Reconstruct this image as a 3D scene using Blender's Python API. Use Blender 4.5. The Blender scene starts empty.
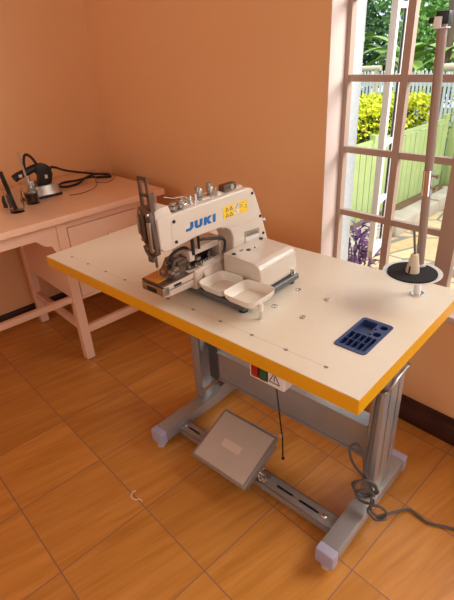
import bpy, bmesh, math, random
from mathutils import Vector, Matrix, Euler
random.seed(7)
PI = math.pi
S = bpy.context.scene
COL = S.collection

# ------------------------------------------------------------------ camera
CX, CY, CZ = 2.64, -1.4558, 1.3657
YAW, PITCH, ROLL, FPX = 0.8439, -0.499, -0.0613, 464.65
fwd = Vector((-math.sin(YAW)*math.cos(PITCH), math.cos(YAW)*math.cos(PITCH), math.sin(PITCH)))
rgt = Vector((math.cos(YAW), math.sin(YAW), 0)); up = rgt.cross(fwd)
r2 = rgt*math.cos(ROLL)+up*math.sin(ROLL); u2 = -rgt*math.sin(ROLL)+up*math.cos(ROLL)
cd = bpy.data.cameras.new('camera'); cam = bpy.data.objects.new('camera', cd); COL.objects.link(cam)
M3 = Matrix((r2, u2, -fwd)).transposed()
cam.matrix_world = Matrix.Translation((CX, CY, CZ)) @ M3.to_4x4()
cd.sensor_fit = 'VERTICAL'; cd.sensor_height = 24; cd.lens = FPX/600*24; cd.clip_start = 0.02
S.camera = cam

# ------------------------------------------------------------------ world, sun, lights, exposure
w = bpy.data.worlds.new('sky'); S.world = w; w.use_nodes = True
bg = w.node_tree.nodes['Background']; bg.inputs[0].default_value = (0.78, 0.88, 1.0, 1); bg.inputs[1].default_value = 1.35
def light(name, kind, loc, direction, energy, color, **k):
    d = bpy.data.lights.new(name, kind); d.energy = energy; d.color = color
    for a, b in k.items(): setattr(d, a, b)
    o = bpy.data.objects.new(name, d); COL.objects.link(o); o.location = loc
    o.rotation_euler = Vector(direction).to_track_quat('-Z', 'Y').to_euler(); return o
light('sun', 'SUN', (3, 2, 6), (-0.55, 0.12, -0.95), 2.0, (1, 0.95, 0.84), angle=0.02)
light('added_side_fill', 'AREA', (3.95, -1.3, 1.35), (-1, 0.0, -0.12), 4, (1.0, 0.93, 0.84), shape='RECTANGLE', size=1.3, size_y=1.9)  # unseen area lamp added for side light, set in an invented opening
light('added_rear_fill', 'AREA', (1.9, -3.95, 1.7), (0, 1, -0.25), 9, (1.0, 0.90, 0.76), shape='RECTANGLE', size=1.6, size_y=1.2)  # unseen fill lamp added behind the camera, at an invented opening
light('added_window_fill', 'AREA', (3.7, 1.2, 2.4), (-0.85, -1, -0.42), 158, (1.0, 0.95, 0.88), shape='RECTANGLE', size=2.6, size_y=1.2)  # area lamp added out of view above the window to brighten the room
S.view_settings.view_transform = 'Standard'; S.view_settings.look = 'None'
S.view_settings.exposure = 0.08; S.view_settings.gamma = 1.0; S.view_settings.use_curve_mapping = False
S.cycles.max_bounces = 10; S.cycles.diffuse_bounces = 6; S.cycles.use_denoising = True
S.cycles.sample_clamp_indirect = 6

# ------------------------------------------------------------------ materials
def srgb(r, g, b):
    f = lambda c: (c/255/12.92) if c/255 <= 0.04045 else ((c/255+0.055)/1.055)**2.4
    return (f(r), f(g), f(b), 1)
def mat(name, col, rough=0.5, metal=0.0, var=0.06, scale=12, bump=0.0, bscale=200, coat=0.0, trans=0.0, ior=1.45, spec=None):
    m = bpy.data.materials.new(name); m.use_nodes = True; nt = m.node_tree; b = nt.nodes['Principled BSDF']
    tc = nt.nodes.new('ShaderNodeTexCoord'); no = nt.nodes.new('ShaderNodeTexNoise'); no.inputs['Scale'].default_value = scale
    no.inputs['Detail'].default_value = 4
    nt.links.new(tc.outputs['Object'], no.inputs['Vector'])
    mx = nt.nodes.new('ShaderNodeMix'); mx.data_type = 'RGBA'
    mx.inputs[6].default_value = tuple(c*(1-var) for c in col[:3])+(1,); mx.inputs[7].default_value = tuple(min(1, c*(1+var)) for c in col[:3])+(1,)
    nt.links.new(no.outputs['Fac'], mx.inputs[0]); nt.links.new(mx.outputs[2], b.inputs['Base Color'])
    b.inputs['Roughness'].default_value = rough; b.inputs['Metallic'].default_value = metal
    b.inputs['Coat Weight'].default_value = coat; b.inputs['Transmission Weight'].default_value = trans; b.inputs['IOR'].default_value = ior
    if spec is not None: b.inputs['Specular IOR Level'].default_value = spec
    if bump:
        n2 = nt.nodes.new('ShaderNodeTexNoise'); n2.inputs['Scale'].default_value = bscale; nt.links.new(tc.outputs['Object'], n2.inputs['Vector'])
        bp = nt.nodes.new('ShaderNodeBump'); bp.inputs['Strength'].default_value = bump; bp.inputs['Distance'].default_value = 0.002
        nt.links.new(n2.outputs['Fac'], bp.inputs['Height']); nt.links.new(bp.outputs[0], b.inputs['Normal'])
    return m
WALL = mat('peach_wall_paint', (0.85, 0.495, 0.235, 1), 0.45, var=0.03, scale=2.5, bump=0.15, bscale=60)
REVEAL = mat('pale_pink_reveal', (0.70, 0.57, 0.51, 1), 0.6, var=0.03, scale=5, bump=0.3, bscale=40)  # paler, pinker tone than the wall, used on reveals and sill
CEIL = mat('white_ceiling', (0.8, 0.72, 0.62, 1), 0.8)
OUTW = mat('rough_white_render', (0.46, 0.50, 0.52, 1), 0.9, var=0.15, scale=60, bump=0.8, bscale=120)
FRAME = mat('window_frame_paint', (0.42, 0.30, 0.235, 1), 0.4, var=0.04)
LEAFW = mat('white_metal_casement', (0.70, 0.69, 0.66, 1), 0.4, var=0.03)
GASKET = mat('dark_gasket', (0.03, 0.04, 0.06, 1), 0.5)
BASEB = mat('dark_wood_skirting', (0.045, 0.012, 0.006, 1), 0.35, var=0.6, scale=14)
DESK = mat('pink_gloss_paint', (0.86, 0.56, 0.38, 1), 0.22, var=0.02, coat=0.3)
TTOP = mat('speckled_cream_laminate', (0.80, 0.71, 0.56, 1), 0.26, var=0.03, scale=40)
YEL = mat('yellow_edge_banding', (0.74, 0.36, 0.008, 1), 0.4, var=0.05, scale=8)
UNDER = mat('brown_board', (0.35, 0.18, 0.08, 1), 0.7)
GREY = mat('grey_enamelled_steel', (0.38, 0.365, 0.35, 1), 0.25, metal=0.4, var=0.05, scale=20)
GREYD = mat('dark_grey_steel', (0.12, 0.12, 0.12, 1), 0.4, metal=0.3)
LILAC = mat('lilac_plastic_cap', (0.40, 0.38, 0.50, 1), 0.45)
PADM = mat('cream_rubber_foot', (0.55, 0.46, 0.34, 1), 0.6)
CREAM = mat('cream_machine_enamel', (0.64, 0.54, 0.44, 1), 0.25, var=0.02, coat=0.35)
BEDM = mat('cast_cream_enamel', (0.62, 0.49, 0.39, 1), 0.35, var=0.03)
TRAYM = mat('ivory_plastic', (0.80, 0.73, 0.62, 1), 0.4, var=0.02)
CHROME = mat('chrome', (0.75, 0.74, 0.72, 1), 0.15, metal=1.0)
STEEL = mat('brushed_steel', (0.42, 0.38, 0.33, 1), 0.3, metal=0.9)
STEELD = mat('oiled_dark_steel', (0.17, 0.12, 0.09, 1), 0.35, metal=0.8)
BRASS = mat('worn_amber_plate', (0.62, 0.30, 0.07, 1), 0.35, metal=0.5)
BLACK = mat('black_plastic', (0.012, 0.010, 0.010, 1), 0.4)
BLACKM = mat('black_foam', (0.018, 0.016, 0.016, 1), 0.9)
BLUE = mat('blue_lettering', (0.008, 0.13, 0.38, 1), 0.4)
YSTICK = mat('yellow_sticker', (0.85, 0.55, 0.03, 1), 0.4)
WSTICK = mat('white_label', (0.72, 0.66, 0.60, 1), 0.4)
INK = mat('grey_ink', (0.22, 0.19, 0.17, 1), 0.6)
REDI = mat('red_button', (0.35, 0.015, 0.012, 1), 0.3)
GREENI = mat('green_button', (0.012, 0.09, 0.045, 1), 0.3)
NAVY = mat('navy_plastic_tray', (0.030, 0.050, 0.15, 1), 0.32, var=0.05)
PEDM = mat('grey_beige_pedal_mat', (0.56, 0.47, 0.38, 1), 0.5, bump=0.3, bscale=400)
PEDL = mat('pale_pedal_label', (0.74, 0.58, 0.48, 1), 0.45)
PEDE = mat('pedal_casting', (0.32, 0.28, 0.25, 1), 0.35, metal=0.3)
CABLE = mat('grey_cable', (0.10, 0.09, 0.08, 1), 0.5)
IVROD = mat('ivory_thread_cone', (0.72, 0.60, 0.42, 1), 0.4)
WHITEP = mat('white_enamel', (0.78, 0.76, 0.74, 1), 0.25)
POLEM = mat('brushed_aluminium_pole', (0.34, 0.25, 0.20, 1), 0.45, metal=0.25)
THREAD = mat('white_thread', (0.8, 0.75, 0.7, 1), 0.8)
COFFEE = mat('dark_coffee', (0.04, 0.008, 0.004, 1), 0.2)
def glassmat():
    m = bpy.data.materials.new('clear_glass'); m.use_nodes = True; nt = m.node_tree; b = nt.nodes['Principled BSDF']
    b.inputs['Base Color'].default_value = (0.95, 0.97, 0.96, 1); b.inputs['Roughness'].default_value = 0.03
    b.inputs['Transmission Weight'].default_value = 1.0; b.inputs['IOR'].default_value = 1.3
    return m
GLASS = glassmat()
FENCE = mat('pale_green_fence_paint', (0.42, 0.52, 0.22, 1), 0.7, var=0.18, scale=6)
PICKET = mat('white_picket_paint', (0.80, 0.82, 0.80, 1), 0.7)
STONE = mat('grey_stone_kerb', (0.42, 0.37, 0.30, 1), 0.9, var=0.35, scale=7, bump=0.8, bscale=30)
SOIL = mat('leaf_litter', (0.16, 0.09, 0.05, 1), 0.95, var=0.5, scale=25, bump=1, bscale=60)
GRASS = mat('garden_ground', (0.14, 0.20, 0.05, 1), 0.95, var=0.4, scale=5)
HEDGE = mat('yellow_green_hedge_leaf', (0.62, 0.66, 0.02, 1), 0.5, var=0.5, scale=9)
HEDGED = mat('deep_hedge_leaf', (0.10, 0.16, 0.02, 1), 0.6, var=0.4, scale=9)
GREENL = mat('mid_green_leaf', (0.16, 0.34, 0.05, 1), 0.45, var=0.6, scale=3)
GREEND = mat('dark_green_leaf', (0.05, 0.12, 0.03, 1), 0.5, var=0.6, scale=3)
BANANA = mat('banana_leaf', (0.34, 0.52, 0.10, 1), 0.4, var=0.6, scale=4)
PURPLE = mat('purple_leaf', (0.13, 0.05, 0.14, 1), 0.45, var=0.6, scale=20)
BARK = mat('brown_bark', (0.16, 0.11, 0.07, 1), 0.9, var=0.5, scale=12, bump=0.8, bscale=30)

def floor_material():
    m = bpy.data.materials.new('woodgrain_tiles'); m.use_nodes = True; nt = m.node_tree; N = nt.nodes; L = nt.links
    b = N['Principled BSDF']; tc = N.new('ShaderNodeTexCoord'); sep = N.new('ShaderNodeSeparateXYZ'); L.new(tc.outputs['Object'], sep.inputs[0])
    def mth(op, a, bb=None):
        n = N.new('ShaderNodeMath'); n.operation = op
        for i, v in enumerate((a, bb)):
            if v is None: continue
            if isinstance(v, (int, float)): n.inputs[i].default_value = v
            else: L.new(v, n.inputs[i])
        return n.outputs[0]
    tx = mth('DIVIDE', mth('SUBTRACT', sep.outputs[0], 1.9413), 0.3067); ty = mth('DIVIDE', mth('SUBTRACT', sep.outputs[1], -0.6815), 0.3087)
    fx = mth('FRACT', mth('ADD', tx, 50.0)); fy = mth('FRACT', mth('ADD', ty, 50.0))
    ix = mth('FLOOR', tx); iy = mth('FLOOR', ty)
    ex = mth('MINIMUM', fx, mth('SUBTRACT', 1.0, fx)); ey = mth('MINIMUM', fy, mth('SUBTRACT', 1.0, fy))
    e = mth('MINIMUM', ex, ey); g = mth('LESS_THAN', e, 0.0075)
    cell = N.new('ShaderNodeCombineXYZ'); L.new(ix, cell.inputs[0]); L.new(iy, cell.inputs[1])
    wn = N.new('ShaderNodeTexWhiteNoise'); wn.noise_dimensions = '3D'; L.new(cell.outputs[0], wn.inputs['Vector'])
    mp = N.new('ShaderNodeMapping'); mp.inputs['Rotation'].default_value = (0, 0, math.radians(9)); L.new(tc.outputs['Object'], mp.inputs[0])
    add = N.new('ShaderNodeVectorMath'); add.operation = 'ADD'; L.new(mp.outputs[0], add.inputs[0])
    sc = N.new('ShaderNodeVectorMath'); sc.operation = 'SCALE'; L.new(wn.outputs['Color'], sc.inputs[0]); sc.inputs[3].default_value = 3.0; L.new(sc.outputs[0], add.inputs[1])
    m2 = N.new('ShaderNodeMapping'); m2.inputs['Scale'].default_value = (30, 2.6, 1); L.new(add.outputs[0], m2.inputs[0])
    n1 = N.new('ShaderNodeTexNoise'); n1.inputs['Scale'].default_value = 1.0; n1.inputs['Detail'].default_value = 6; n1.inputs['Distortion'].default_value = 0.6; L.new(m2.outputs[0], n1.inputs['Vector'])
    m3 = N.new('ShaderNodeMapping'); m3.inputs['Scale'].default_value = (110, 5, 1); L.new(add.outputs[0], m3.inputs[0])
    n2 = N.new('ShaderNodeTexNoise'); n2.inputs['Scale'].default_value = 1.0; n2.inputs['Detail'].default_value = 3; L.new(m3.outputs[0], n2.inputs['Vector'])
    mixf = mth('ADD', mth('MULTIPLY', n1.outputs['Fac'], 0.75), mth('MULTIPLY', n2.outputs['Fac'], 0.25))
    cr = N.new('ShaderNodeValToRGB'); L.new(mixf, cr.inputs[0]); el = cr.color_ramp.elements
    el[0].position = 0.30; el[0].color = (0.49, 0.19, 0.032, 1); el[1].position = 0.70; el[1].color = (0.70, 0.31, 0.070, 1)
    k = el.new(0.48); k.color = (0.60, 0.25, 0.046, 1)
    hs = N.new('ShaderNodeHueSaturation'); L.new(cr.outputs[0], hs.inputs['Color']); L.new(mth('ADD', mth('MULTIPLY', wn.outputs['Value'], 0.16), 0.92), hs.inputs['Value'])
    mx = N.new('ShaderNodeMix'); mx.data_type = 'RGBA'; L.new(g, mx.inputs[0]); L.new(hs.outputs[0], mx.inputs[6]); mx.inputs[7].default_value = (0.33, 0.16, 0.085, 1)
    L.new(mx.outputs[2], b.inputs['Base Color'])
    b.inputs['Roughness'].default_value = 0.3
    bp = N.new('ShaderNodeBump'); bp.inputs['Strength'].default_value = 0.25; bp.inputs['Distance'].default_value = 0.001
    L.new(mth('MULTIPLY', g, -1.0), bp.inputs['Height']); L.new(bp.outputs[0], b.inputs['Normal'])
    return m
FLOOR = floor_material()
def paving_material():
    m = bpy.data.materials.new('crazy_paving'); m.use_nodes = True; nt = m.node_tree; N = nt.nodes; L = nt.links; b = N['Principled BSDF']
    tc = N.new('ShaderNodeTexCoord'); v = N.new('ShaderNodeTexVoronoi'); v.feature = 'DISTANCE_TO_EDGE'; v.inputs['Scale'].default_value = 3.2; L.new(tc.outputs['Object'], v.inputs['Vector'])
    v2 = N.new('ShaderNodeTexVoronoi'); v2.inputs['Scale'].default_value = 3.2; L.new(tc.outputs['Object'], v2.inputs['Vector'])
    cr = N.new('ShaderNodeValToRGB'); L.new(v2.outputs['Color'], cr.inputs[0]); e = cr.color_ramp.elements
    e[0].color = (0.58, 0.42, 0.22, 1); e[1].color = (0.72, 0.57, 0.33, 1)
    no = N.new('ShaderNodeTexNoise'); no.inputs['Scale'].default_value = 14; L.new(tc.outputs['Object'], no.inputs['Vector'])
    mm = N.new('ShaderNodeMix'); mm.data_type = 'RGBA'; mm.blend_type = 'MULTIPLY'; mm.inputs[0].default_value = 0.35; L.new(cr.outputs[0], mm.inputs[6]); L.new(no.outputs['Color'], mm.inputs[7])
    lt = N.new('ShaderNodeMath'); lt.operation = 'LESS_THAN'; L.new(v.outputs['Distance'], lt.inputs[0]); lt.inputs[1].default_value = 0.035
    mx = N.new('ShaderNodeMix'); mx.data_type = 'RGBA'; L.new(lt.outputs[0], mx.inputs[0]); L.new(mm.outputs[2], mx.inputs[6]); mx.inputs[7].default_value = (0.22, 0.20, 0.15, 1)
    L.new(mx.outputs[2], b.inputs['Base Color']); b.inputs['Roughness'].default_value = 0.9
    return m
PAVE = paving_material()

# ------------------------------------------------------------------ helpers
TX, TY, TA = 1.1008, -0.9155, 0.0745          # front-left corner and turn of the sewing table
TL, TW, TH, TT = 1.196, 0.559, 0.76, 0.037
CT, ST = math.cos(TA), math.sin(TA)
def T2W(u, v, z): return Vector((TX+u*CT-v*ST, TY+u*ST+v*CT, z))
class Frame:                                   # everything of a thing is modelled in room or in table coordinates
    def __init__(s, root, origin): s.root, s.o = root, Vector(origin)
def meta(o, label, cat, group=None, kind=None):
    if label: o['label'] = label
    if cat: o['category'] = cat
    if group: o['group'] = group
    if kind: o['kind'] = kind
def thing(name, label, cat, origin, table=False, group=None):
    o = bpy.data.objects.new(name, None); o.empty_display_size = 0.05; COL.objects.link(o)
    o.location = T2W(*origin) if table else Vector(origin)
    if table: o.rotation_euler = (0, 0, TA)
    meta(o, label, cat, group); return Frame(o, origin)
class MB:
    def __init__(s): s.b = bmesh.new()
    def box(s, x0, x1, y0, y1, z0, z1, bev=0.0, seg=2):
        t = bmesh.new(); bmesh.ops.create_cube(t, size=1)
        for v in t.verts: v.co = Vector(((x0+x1)/2+v.co.x*(x1-x0), (y0+y1)/2+v.co.y*(y1-y0), (z0+z1)/2+v.co.z*(z1-z0)))
        if bev: bmesh.ops.bevel(t, geom=t.edges[:], offset=bev, segments=seg, affect='EDGES', profile=0.6)
        return s.merge(t)
    def merge(s, t, M=None):
        if M is not None: bmesh.ops.transform(t, matrix=M, verts=t.verts)
        me = bpy.data.meshes.new('tmp'); t.to_mesh(me); t.free(); s.b.from_mesh(me); bpy.data.meshes.remove(me); return s
    def prism(s, pts, axis, a, b, bev=0.0, seg=2):
        """closed outline extruded along an axis; pts are the other two coordinates in xyz order"""
        t = bmesh.new()
        def mk(p, c):
            q = list(p); q.insert('xyz'.index(axis), c); return t.verts.new(q)
        f1 = [mk(p, a) for p in pts]; f2 = [mk(p, b) for p in pts]; n = len(pts)
        t.faces.new(f1); t.faces.new(list(reversed(f2)))
        for i in range(n): t.faces.new((f1[(i+1) % n], f1[i], f2[i], f2[(i+1) % n]))
        bmesh.ops.recalc_face_normals(t, faces=t.faces)
        if bev: bmesh.ops.bevel(t, geom=t.edges[:], offset=bev, segments=seg, affect='EDGES', profile=0.6)
        return s.merge(t)
    def cyl(s, p, q, r, r2=None, n=20, bev=0):
        p, q = Vector(p), Vector(q); d = q-p; t = bmesh.new()
        bmesh.ops.create_cone(t, cap_ends=True, segments=n, radius1=r, radius2=r if r2 is None else r2, depth=d.length)
        return s.merge(t, Matrix.Translation((p+q)/2) @ d.to_track_quat('Z', 'Y').to_matrix().to_4x4())
    def sphere(s, c, r, sc=(1, 1, 1), n=12):
        t = bmesh.new(); bmesh.ops.create_uvsphere(t, u_segments=n*2, v_segments=n, radius=r)
        return s.merge(t, Matrix.Translation(c) @ Matrix.Diagonal((*sc, 1)))
    def tube(s, path, r, n=8, sub=6, smooth=True):
        P = [Vector(p) for p in path]
        if smooth and len(P) > 2:
            Q = []
            for i in range(len(P)-1):
                a, b, c, d = P[max(i-1, 0)], P[i], P[i+1], P[min(i+2, len(P)-1)]
                for k in range(sub):
                    t = k/sub; Q.append(0.5*((2*b)+(c-a)*t+(2*a-5*b+4*c-d)*t*t+(3*b-a-3*c+d)*t**3))
            Q.append(P[-1]); P = Q
        t = bmesh.new(); rings = []; nrm = None
        for i, p in enumerate(P):
            d = (P[min(i+1, len(P)-1)]-P[max(i-1, 0)]).normalized()
            if nrm is None: nrm = d.orthogonal().normalized()
            nrm = (nrm-d*nrm.dot(d)).normalized() if (nrm-d*nrm.dot(d)).length > 1e-5 else d.orthogonal().normalized()
            bn = d.cross(nrm)
            rings.append([t.verts.new(p+(nrm*math.cos(2*PI*k/n)+bn*math.sin(2*PI*k/n))*r) for k in range(n)])
        for A, B in zip(rings, rings[1:]):
            for k in range(n): t.faces.new((A[k], A[(k+1) % n], B[(k+1) % n], B[k]))
        t.faces.new(list(reversed(rings[0]))); t.faces.new(rings[-1]); bmesh.ops.recalc_face_normals(t, faces=t.faces)
        return s.merge(t)
    def lathe(s, prof, c, n=32, axis=(0, 0, 1)):
        t = bmesh.new(); rings = []
        for r, z in prof:
            rings.append([t.verts.new((r*math.cos(2*PI*k/n), r*math.sin(2*PI*k/n), z)) for k in range(n)] if r > 1e-6 else [t.verts.new((0, 0, z))])
        for A, B in zip(rings, rings[1:]):
            for k in range(n):
                a, b2 = A[k % len(A)], A[(k+1) % len(A)]; c2, d = B[(k+1) % len(B)], B[k % len(B)]
                vs = []
                for v in (a, b2, c2, d):
                    if v not in vs: vs.append(v)
                if len(vs) > 2: t.faces.new(vs)
        bmesh.ops.recalc_face_normals(t, faces=t.faces)
        return s.merge(t, Matrix.Translation(c) @ Vector(axis).to_track_quat('Z', 'Y').to_matrix().to_4x4())
    def quad(s, pts): s.b.faces.new([s.b.verts.new(p) for p in pts]); return s
    def rot(s, M): bmesh.ops.transform(s.b, matrix=M, verts=s.b.verts); return s
    def build(s, name, m, fr=None, parent=None, label=None, angle=35):
        """fr: the thing's frame; parent: a part this one belongs to (defaults to the thing)"""
        o_ = fr.o if fr else Vector((0, 0, 0))
        bmesh.ops.translate(s.b, verts=s.b.verts, vec=-o_)
        me = bpy.data.meshes.new(name); s.b.to_mesh(me); s.b.free()
        for p in me.polygons: p.use_smooth = True
        me.set_sharp_from_angle(angle=math.radians(angle))
        me.materials.append(m); o = bpy.data.objects.new(name, me); COL.objects.link(o)
        if parent is not None: o.parent = parent
        elif fr: o.parent = fr.root
        if label: o['label'] = label
        return o
    def solo(s, name, m, label, cat, origin, table=False, group=None, kind=None):
        """a thing that is one mesh"""
        bmesh.ops.translate(s.b, verts=s.b.verts, vec=-Vector(origin))
        me = bpy.data.meshes.new(name); s.b.to_mesh(me); s.b.free()
        for p in me.polygons: p.use_smooth = True
        me.set_sharp_from_angle(angle=math.radians(35))
        me.materials.append(m); o = bpy.data.objects.new(name, me); COL.objects.link(o)
        o.location = T2W(*origin) if table else Vector(origin)
        if table: o.rotation_euler = (0, 0, TA)
        meta(o, label, cat, group, kind); return o
def struct(mb, name, m):
    o = mb.build(name, m); o['kind'] = 'structure'; return o

# ------------------------------------------------------------------ the room
X0, X1, Y0, Y1, ZC = 0.0, 4.0, -4.0, 0.0, 2.65
WX0, WX1, WZ0, WZ1 = 1.593, 3.42, 0.500, 2.214     # window opening
WT = 0.19                                           # wall thickness
struct(MB().box(X0-.12, X1+.12, Y0-.12, Y1+WT, -0.12, 0.0), 'floor', FLOOR)
struct(MB().box(X0-.12, X0, Y0-.12, Y1+WT, 0, ZC), 'wall_left', WALL)
wb = MB()
wb.box(X0, WX0, 0, WT, 0, ZC).box(WX1, X1, 0, WT, 0, ZC).box(WX0, WX1, 0, WT, 0, WZ0).box(WX0, WX1, 0, WT, WZ1, ZC)
struct(wb, 'wall_back', WALL)
rv = MB(); rv.box(WX0-0.001, WX0+0.003, 0.0005, 0.09, WZ0, WZ1).box(WX1-0.003, WX1+.001, 0.0005, 0.09, WZ0, WZ1).box(WX0, WX1, 0.0005, 0.09, WZ1-0.003, WZ1+.001)
struct(rv, 'trim_1', REVEAL)
ov = MB(); ov.box(WX0-.001, WX0+0.004, 0.118, 0.20, WZ0, WZ1).box(WX1-0.004, WX1+.001, 0.118, 0.20, WZ0, WZ1); ov.box(-.2, WX0-.002, WT, WT+.008, -.12, ZC).box(WX1+.002, X1, WT, WT+.008, -.12, ZC)
struct(ov, 'trim_2', OUTW)
struct(MB().box(WX0-.0, WX1+.0, -0.012, 0.088, WZ0, WZ0+0.022, .004), 'trim_3', REVEAL)
# right and rear walls, with unseen openings added to carry the side light
DY0, DY1 = -2.0, -0.6
wr = MB(); wr.box(X1, X1+.12, Y0, DY0, 0, ZC).box(X1, X1+.12, DY1, WT, 0, ZC).box(X1, X1+.12, DY0, DY1, 2.35, ZC)
struct(wr, 'wall_right', WALL)
wf = MB(); wf.box(X0, 1.0, Y0-.12, Y0, 0, ZC).box(2.8, X1+.12, Y0-.12, Y0, 0, ZC).box(1.0, 2.8, Y0-.12, Y0, 0, 1.0).box(1.0, 2.8, Y0-.12, Y0, 2.4, ZC)
struct(wf, 'wall_front', WALL)
struct(MB().box(X0-.12, X1+.12, Y0-.12, Y1+WT, ZC, ZC+.1), 'ceiling', CEIL)
BH = 0.112
def skirting(name, pts): struct(MB().prism(pts[0], pts[1], pts[2], pts[3], .002, 1), name, BASEB)
skirting('baseboard_back', ([(-0.018, 0), (0, 0), (0, BH), (-0.010, BH), (-0.012, BH-.03), (-0.018, BH-.035)], 'x', 0.019, X1))
skirting('baseboard_left', ([(0, 0), (0.018, 0), (0.018, .045), (0.012, .05), (0.010, .068), (0, .068)], 'y', Y0, -0.0))

# window 1: steel frame with a grid of bars
fr = thing('window_1', None, None, (WX0, 0.104, WZ0)); fr.root['kind'] = 'structure'
f = MB(); FY0, FY1 = 0.090, 0.118
f.box(WX0, WX0+.020, FY0, FY1, WZ0, WZ1).box(WX1-.020, WX1, FY0, FY1, WZ0, WZ1).box(WX0, WX1, FY0, FY1, WZ0, WZ0+.03).box(WX0, WX1, FY0, FY1, WZ1-.02, WZ1)
f.build('window_frame', FRAME, fr)
g = MB()
for k in range(6): z = 1.2442-0.2424*k+0.2424*3; g.box(WX0+.02, WX1-.02, FY0+.004, FY1-.004, z-.011, z+.011)

for x in (1.8216, 2.278, 2.506, 2.734, 3.19): g.box(x-.013, x+.013, FY0+.002, FY1-.002, WZ0, WZ1)
g.build('glazing_bars', FRAME, fr)
for x in (2.022, 2.934): MB().box(x, x+.056, FY0-.004, FY1+.002, WZ0, WZ1, .002).build('mullion_post', FRAME, fr)

def leaf(name, n, hinge, ang, width, z0, z1, st=0.034):
    """an open casement leaf; hinge stile at the hinge point, running away at angle ang"""
    fr = thing(name, None, None, (hinge[0], hinge[1], z0)); fr.root['kind'] = 'structure'; fr.root.rotation_euler = (0, 0, ang)
    o = fr.o
    a = MB(); X, Y = o.x, o.y
    a.box(X, X+st, Y-.012, Y+.012, z0, z1, .002); a.box(X+width-st, X+width, Y-.012, Y+.012, z0, z1, .002)
    a.box(X, X+width, Y-.011, Y+.011, z0, z0+.035, .002); a.box(X, X+width, Y-.011, Y+.011, z1-.035, z1, .002)
    a.build('leaf_frame', LEAFW, fr)
    b = MB(); b.box(X+width/2-.009, X+width/2+.009, Y-.006, Y+.006, z0+.03, z1-.03)
    for k in range(1, 5): zz = z0+(z1-z0)*k/5; b.box(X+st, X+width-st, Y-.008, Y+.008, zz-.010, zz+.010)
    b.build('leaf_bars', LEAFW, fr)
    c = MB()
    for x in (X+st, X+width/2-.013, X+width/2+.009, X+width-st-.006): c.box(x, x+.006, Y-.003, Y+.003, z0+.036, z1-.036)
    c.build('gasket', GASKET, fr)
leaf('window_2', 2, (1.668, 0.262), math.radians(105), 0.33, 0.515, 1.70)
leaf('window_3', 3, (1.985, 0.270), math.radians(-38), 0.46, 0.56, 1.34)

# ------------------------------------------------------------------ outside
struct(MB().box(-6, 6, WT+.008, 10, -0.3, -0.135), 'ground', GRASS)
struct(MB().box(0.72, 6, WT+.008, 3.42, -0.134, -0.12), 'paving', PAVE)
k = MB(); rr = random.Random(3)
y = 1.3
while y < 3.4:
    L_ = rr.uniform(.28, .5); k.box(.70+rr.uniform(-.02, .02), .86+rr.uniform(-.02, .02), y, min(y+L_, 3.35), -.13, .0+rr.uniform(-.01, .015), .02); y += L_
x = .72
while x < 3.4:
    L_ = rr.uniform(.28, .5); k.box(x, x+L_, 3.36+rr.uniform(-.02, .02), 3.52, -.13, .01+rr.uniform(-.01, .015), .02); x += L_
k.solo('stone_kerb', STONE, 'low rough grey stone kerb edging the sunny paving outside', 'kerb', (0.78, 2.3, -0.12))
sl = MB(); sl.box(0.52, .675, .6, 3.6, -.134, -.06); s_ = sl.build('flower_bed', SOIL); s_['kind'] = 'stuff'; meta(s_, 'brown leaf litter between the green fence and the stone kerb', 'soil')

def board_fence(name, p0, p1, z0, z1, label):
    p0, p1 = Vector(p0), Vector(p1); L_ = (p1-p0).length; ang = math.atan2(p1.y-p0.y, p1.x-p0.x)
    fr = thing(name, label, 'fence', (p0.x, p0.y, z0)); fr.root.rotation_euler = (0, 0, ang); X, Y = p0.x, p0.y
    b = MB(); rr = random.Random(len(label)); x = 0
    while x < L_-.02:
        wd = .085; dz = rr.uniform(-.012, .012); b.box(X+x, X+x+wd, Y-.008, Y+.008+rr.uniform(0, .004), z0+.03, z1+dz-.02, .002, 1); x += wd+.008
    b.build('board_panel', FENCE, fr)
    for zz in (z0+.42*(z1-z0), z1-.03): MB().box(X, X+L_, Y-.035, Y-.008, zz, zz+.05, .004).build('rail', FENCE, fr)
    n = max(2, int(L_/1.1)+1)
    for i in range(n): x = X+L_*i/(n-1); MB().box(x-.03, x+.03, Y-.045, Y+.012, z0, z1+.06, .004).build('post', FENCE, fr)
board_fence('board_fence', (.50, 3.58), (.50, .9), -.13, .585, 'pale green board fence running away from the window on the left side')
board_fence('board_fence', (3.2, 3.66), (.56, 3.66), -.13, .52, 'pale green board fence facing the window behind the paving')

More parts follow.
